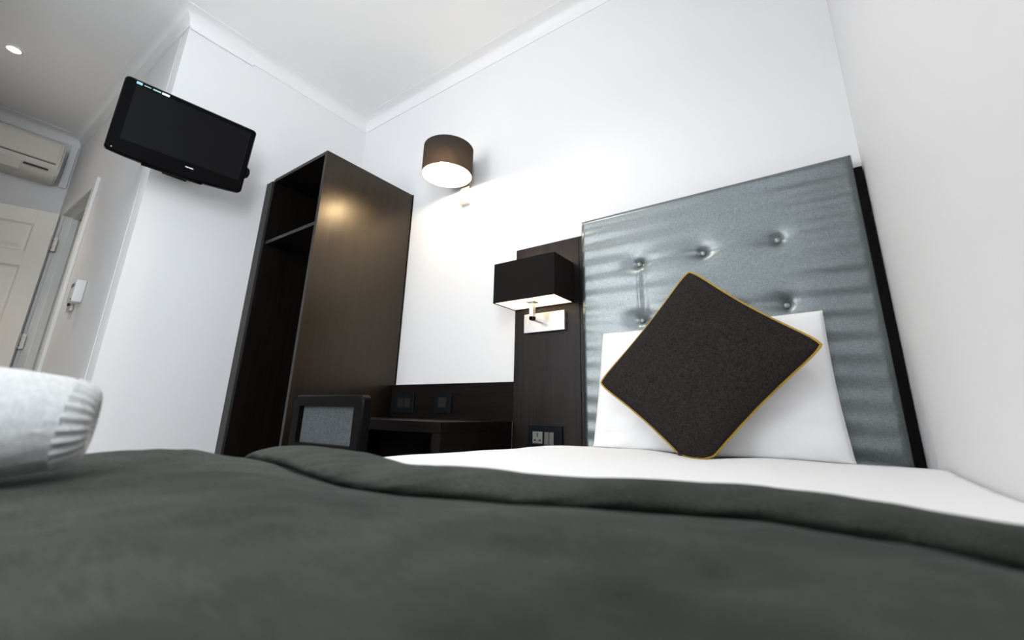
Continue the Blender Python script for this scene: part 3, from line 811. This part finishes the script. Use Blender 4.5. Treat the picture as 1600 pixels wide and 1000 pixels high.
# ------------------------------------------------------------------ pillow and cushion
def pillow_mesh(bm, corners, n, thick, y_at, nu, nv, concave, power=0.42, wr=0.004, seed=0.0, post=None, rnd=0.045):
    """corners: BL, BR, TR, TL in (x, z); y_at(x, z): depth of the middle plane"""
    BL, BR, TR, TL = [Vector(c) for c in corners]
    def mid(u, v):
        uu = u*(1-concave*(1-v*v)) ; vv = v*(1-concave*(1-u*u))
        k = 1-rnd*(abs(u*v))**7
        uu *= k; vv *= k
        a, b_ = (uu+1)/2, (vv+1)/2
        return BL*(1-a)*(1-b_) + BR*a*(1-b_) + TR*a*b_ + TL*(1-a)*b_
    def surf(u, v, s):
        p = mid(u, v)
        h = thick*(max(0, (1-u*u))*max(0, (1-v*v)))**power
        h *= 1 + 0.10*noise.noise(Vector((u*1.7+seed, v*1.7, s)))
        edge = min(1-abs(u), 1-abs(v))
        h += wr*noise.noise(Vector((u*5+seed, v*5, s*3.0)))*min(1, edge*6)
        y = y_at(p.x, p.y) - s*h*(1 if s >= 0 else 0.45)
        q = Vector((p.x, y, p.y))
        return post(q) if post else q
    def f(t): return math.sin((t-0.5)*PI)*0.55 + (2*t-1)*0.45
    A = [[None]*nv for _ in range(nu)]
    for s in (1, -1):
        g = [[None]*nv for _ in range(nu)]
        for i in range(nu):
            for j in range(nv):
                if s == -1 and (i in (0, nu-1) or j in (0, nv-1)): g[i][j] = A[i][j]
                else: g[i][j] = bm.verts.new(surf(f(i/(nu-1)), f(j/(nv-1)), s))
        for i in range(nu-1):
            for j in range(nv-1):
                try: bm.faces.new((g[i][j], g[i+1][j], g[i+1][j+1], g[i][j+1]))
                except ValueError: pass
        A = g if s == 1 else A
    rim = []
    for k in range(61): rim.append(surf(2*k/60-1, -1, 0))
    for k in range(1, 61): rim.append(surf(1, 2*k/60-1, 0))
    for k in range(1, 61): rim.append(surf(1-2*k/60, 1, 0))
    for k in range(1, 60): rim.append(surf(-1, 1-2*k/60, 0))
    return rim

def rest(q):       # nothing sinks into the duvet
    zf = duvet_top(q.x, min(-0.09, q.y)) + 0.003
    if q.z < zf+0.02:
        q = Vector((q.x, q.y, zf + 0.02*math.exp((q.z-zf-0.02)/0.02) if q.z < zf+0.02 else q.z))
    return q
bm = bmesh.new()
pillow_mesh(bm, [(1.905, 0.545), (2.640, 0.545), (2.622, 0.985), (1.925, 0.975)], 0, 0.075,
            lambda x, z: -0.185 + (z-0.57)/0.41*0.068, 60, 44, 0.022, 0.38, 0.008, 3.0, rest, 0.004)
pl = link('pillow', bm, 'linen', None, smooth=True)
tag(pl, 'white cotton pillow propped against the satin headboard behind the cushion', 'pillow')

CC = Vector((2.293, 0.835))
def cush_y(x, z): return -0.325 + (z-0.56)/0.55*0.055
def fold(q):
    lim = 0.578
    if q.z < lim:
        dz = lim-q.z
        q = Vector((q.x + 0.10*dz, q.y - 0.35*dz, lim - 0.30*dz))
    zf = duvet_top(q.x, q.y)+0.0035
    if q.z < zf: q.z = zf
    return q
cu = thing('cushion', 'charcoal scatter cushion with mustard piping standing on one corner', 'cushion', (2.293, -0.33, 0.565))
bm = bmesh.new()
rim = pillow_mesh(bm, [(2.285, 0.525), (2.618, 0.862), (2.292, 1.128), (1.985, 0.775)], 0, 0.058, cush_y, 56, 56, 0.062, 0.42, 0.004, 9.0, fold)
link('cover', bm, 'cushion', cu, smooth=True)
bm = bmesh.new(); tube(bm, rim, 0.0042, 8, closed=True)
link('piping', bm, 'piping', cu, smooth=True)
bm = bmesh.new(); box(bm, 2.236, 2.246, -0.335, -0.331, 0.570, 0.582)
link('zip_tape', bm, 'tape', cu)

# ------------------------------------------------------------------ rolled towel
tw = thing('rolled_towel', 'rolled white terry towel with a ribbed border lying on the runner', 'towel', (1.99, -1.60, 0.61))
p0, p1 = Vector((2.016, -1.504, 0.660)), Vector((1.915, -1.85, 0.668))
ax_ = (p1-p0).normalized(); sd = ax_.cross(Vector((0, 0, 1))).normalized(); uz = sd.cross(ax_)
if uz.z < 0: uz = -uz
TL_ = (p1-p0).length
def towel_pt(s, a, r):
    return p0 + ax_*s + (sd*math.cos(a)*1.08 + uz*math.sin(a)*(0.95 if math.sin(a) > 0 else 0.88))*r
def towel_r(s, a):
    base = 0.055 - 0.018*math.exp(-s/0.035) + 0.0015*math.sin(a*2+s*20)
    return base
bm = bmesh.new()
NS, NA = 60, 72
rings = []
for i in range(NS):
    s = 0.017 + (TL_-0.017)*i/(NS-1)
    rings.append([bm.verts.new(towel_pt(s, 2*PI*k/NA, towel_r(s, 2*PI*k/NA) + 0.0015*noise.noise(Vector((s*60, k*0.9, 0))) )) for k in range(NA)])
for A, B in zip(rings, rings[1:]):
    for k in range(NA): bm.faces.new((A[k], A[(k+1) % NA], B[(k+1) % NA], B[k]))
bm.faces.new(rings[0][::-1]); bm.faces.new(rings[-1])
link('roll', bm, 'towel', tw, smooth=True)
bm = bmesh.new()
NA = 180; rings = []
for s, sh_ in ((0.020, -0.004), (0.018, 0.0005), (0.012, 0.0), (0.004, -0.002), (0.0, -0.006), (-0.001, -0.012), (0.003, -0.020), (0.010, -0.030)):
    row = []
    for k in range(NA):
        a = 2*PI*k/NA
        rib = 0.0016*math.sin(a*24) if -0.02 < sh_ < 0.002 and s < 0.019 else 0
        row.append(bm.verts.new(towel_pt(s, a, towel_r(max(0, s), a)+sh_+rib)))
    rings.append(row)
for A, B in zip(rings, rings[1:]):
    for k in range(NA): bm.faces.new((A[k], A[(k+1) % NA], B[(k+1) % NA], B[k]))
bm.faces.new(rings[-1])
link('ribbed_border', bm, 'towel', tw, smooth=True)
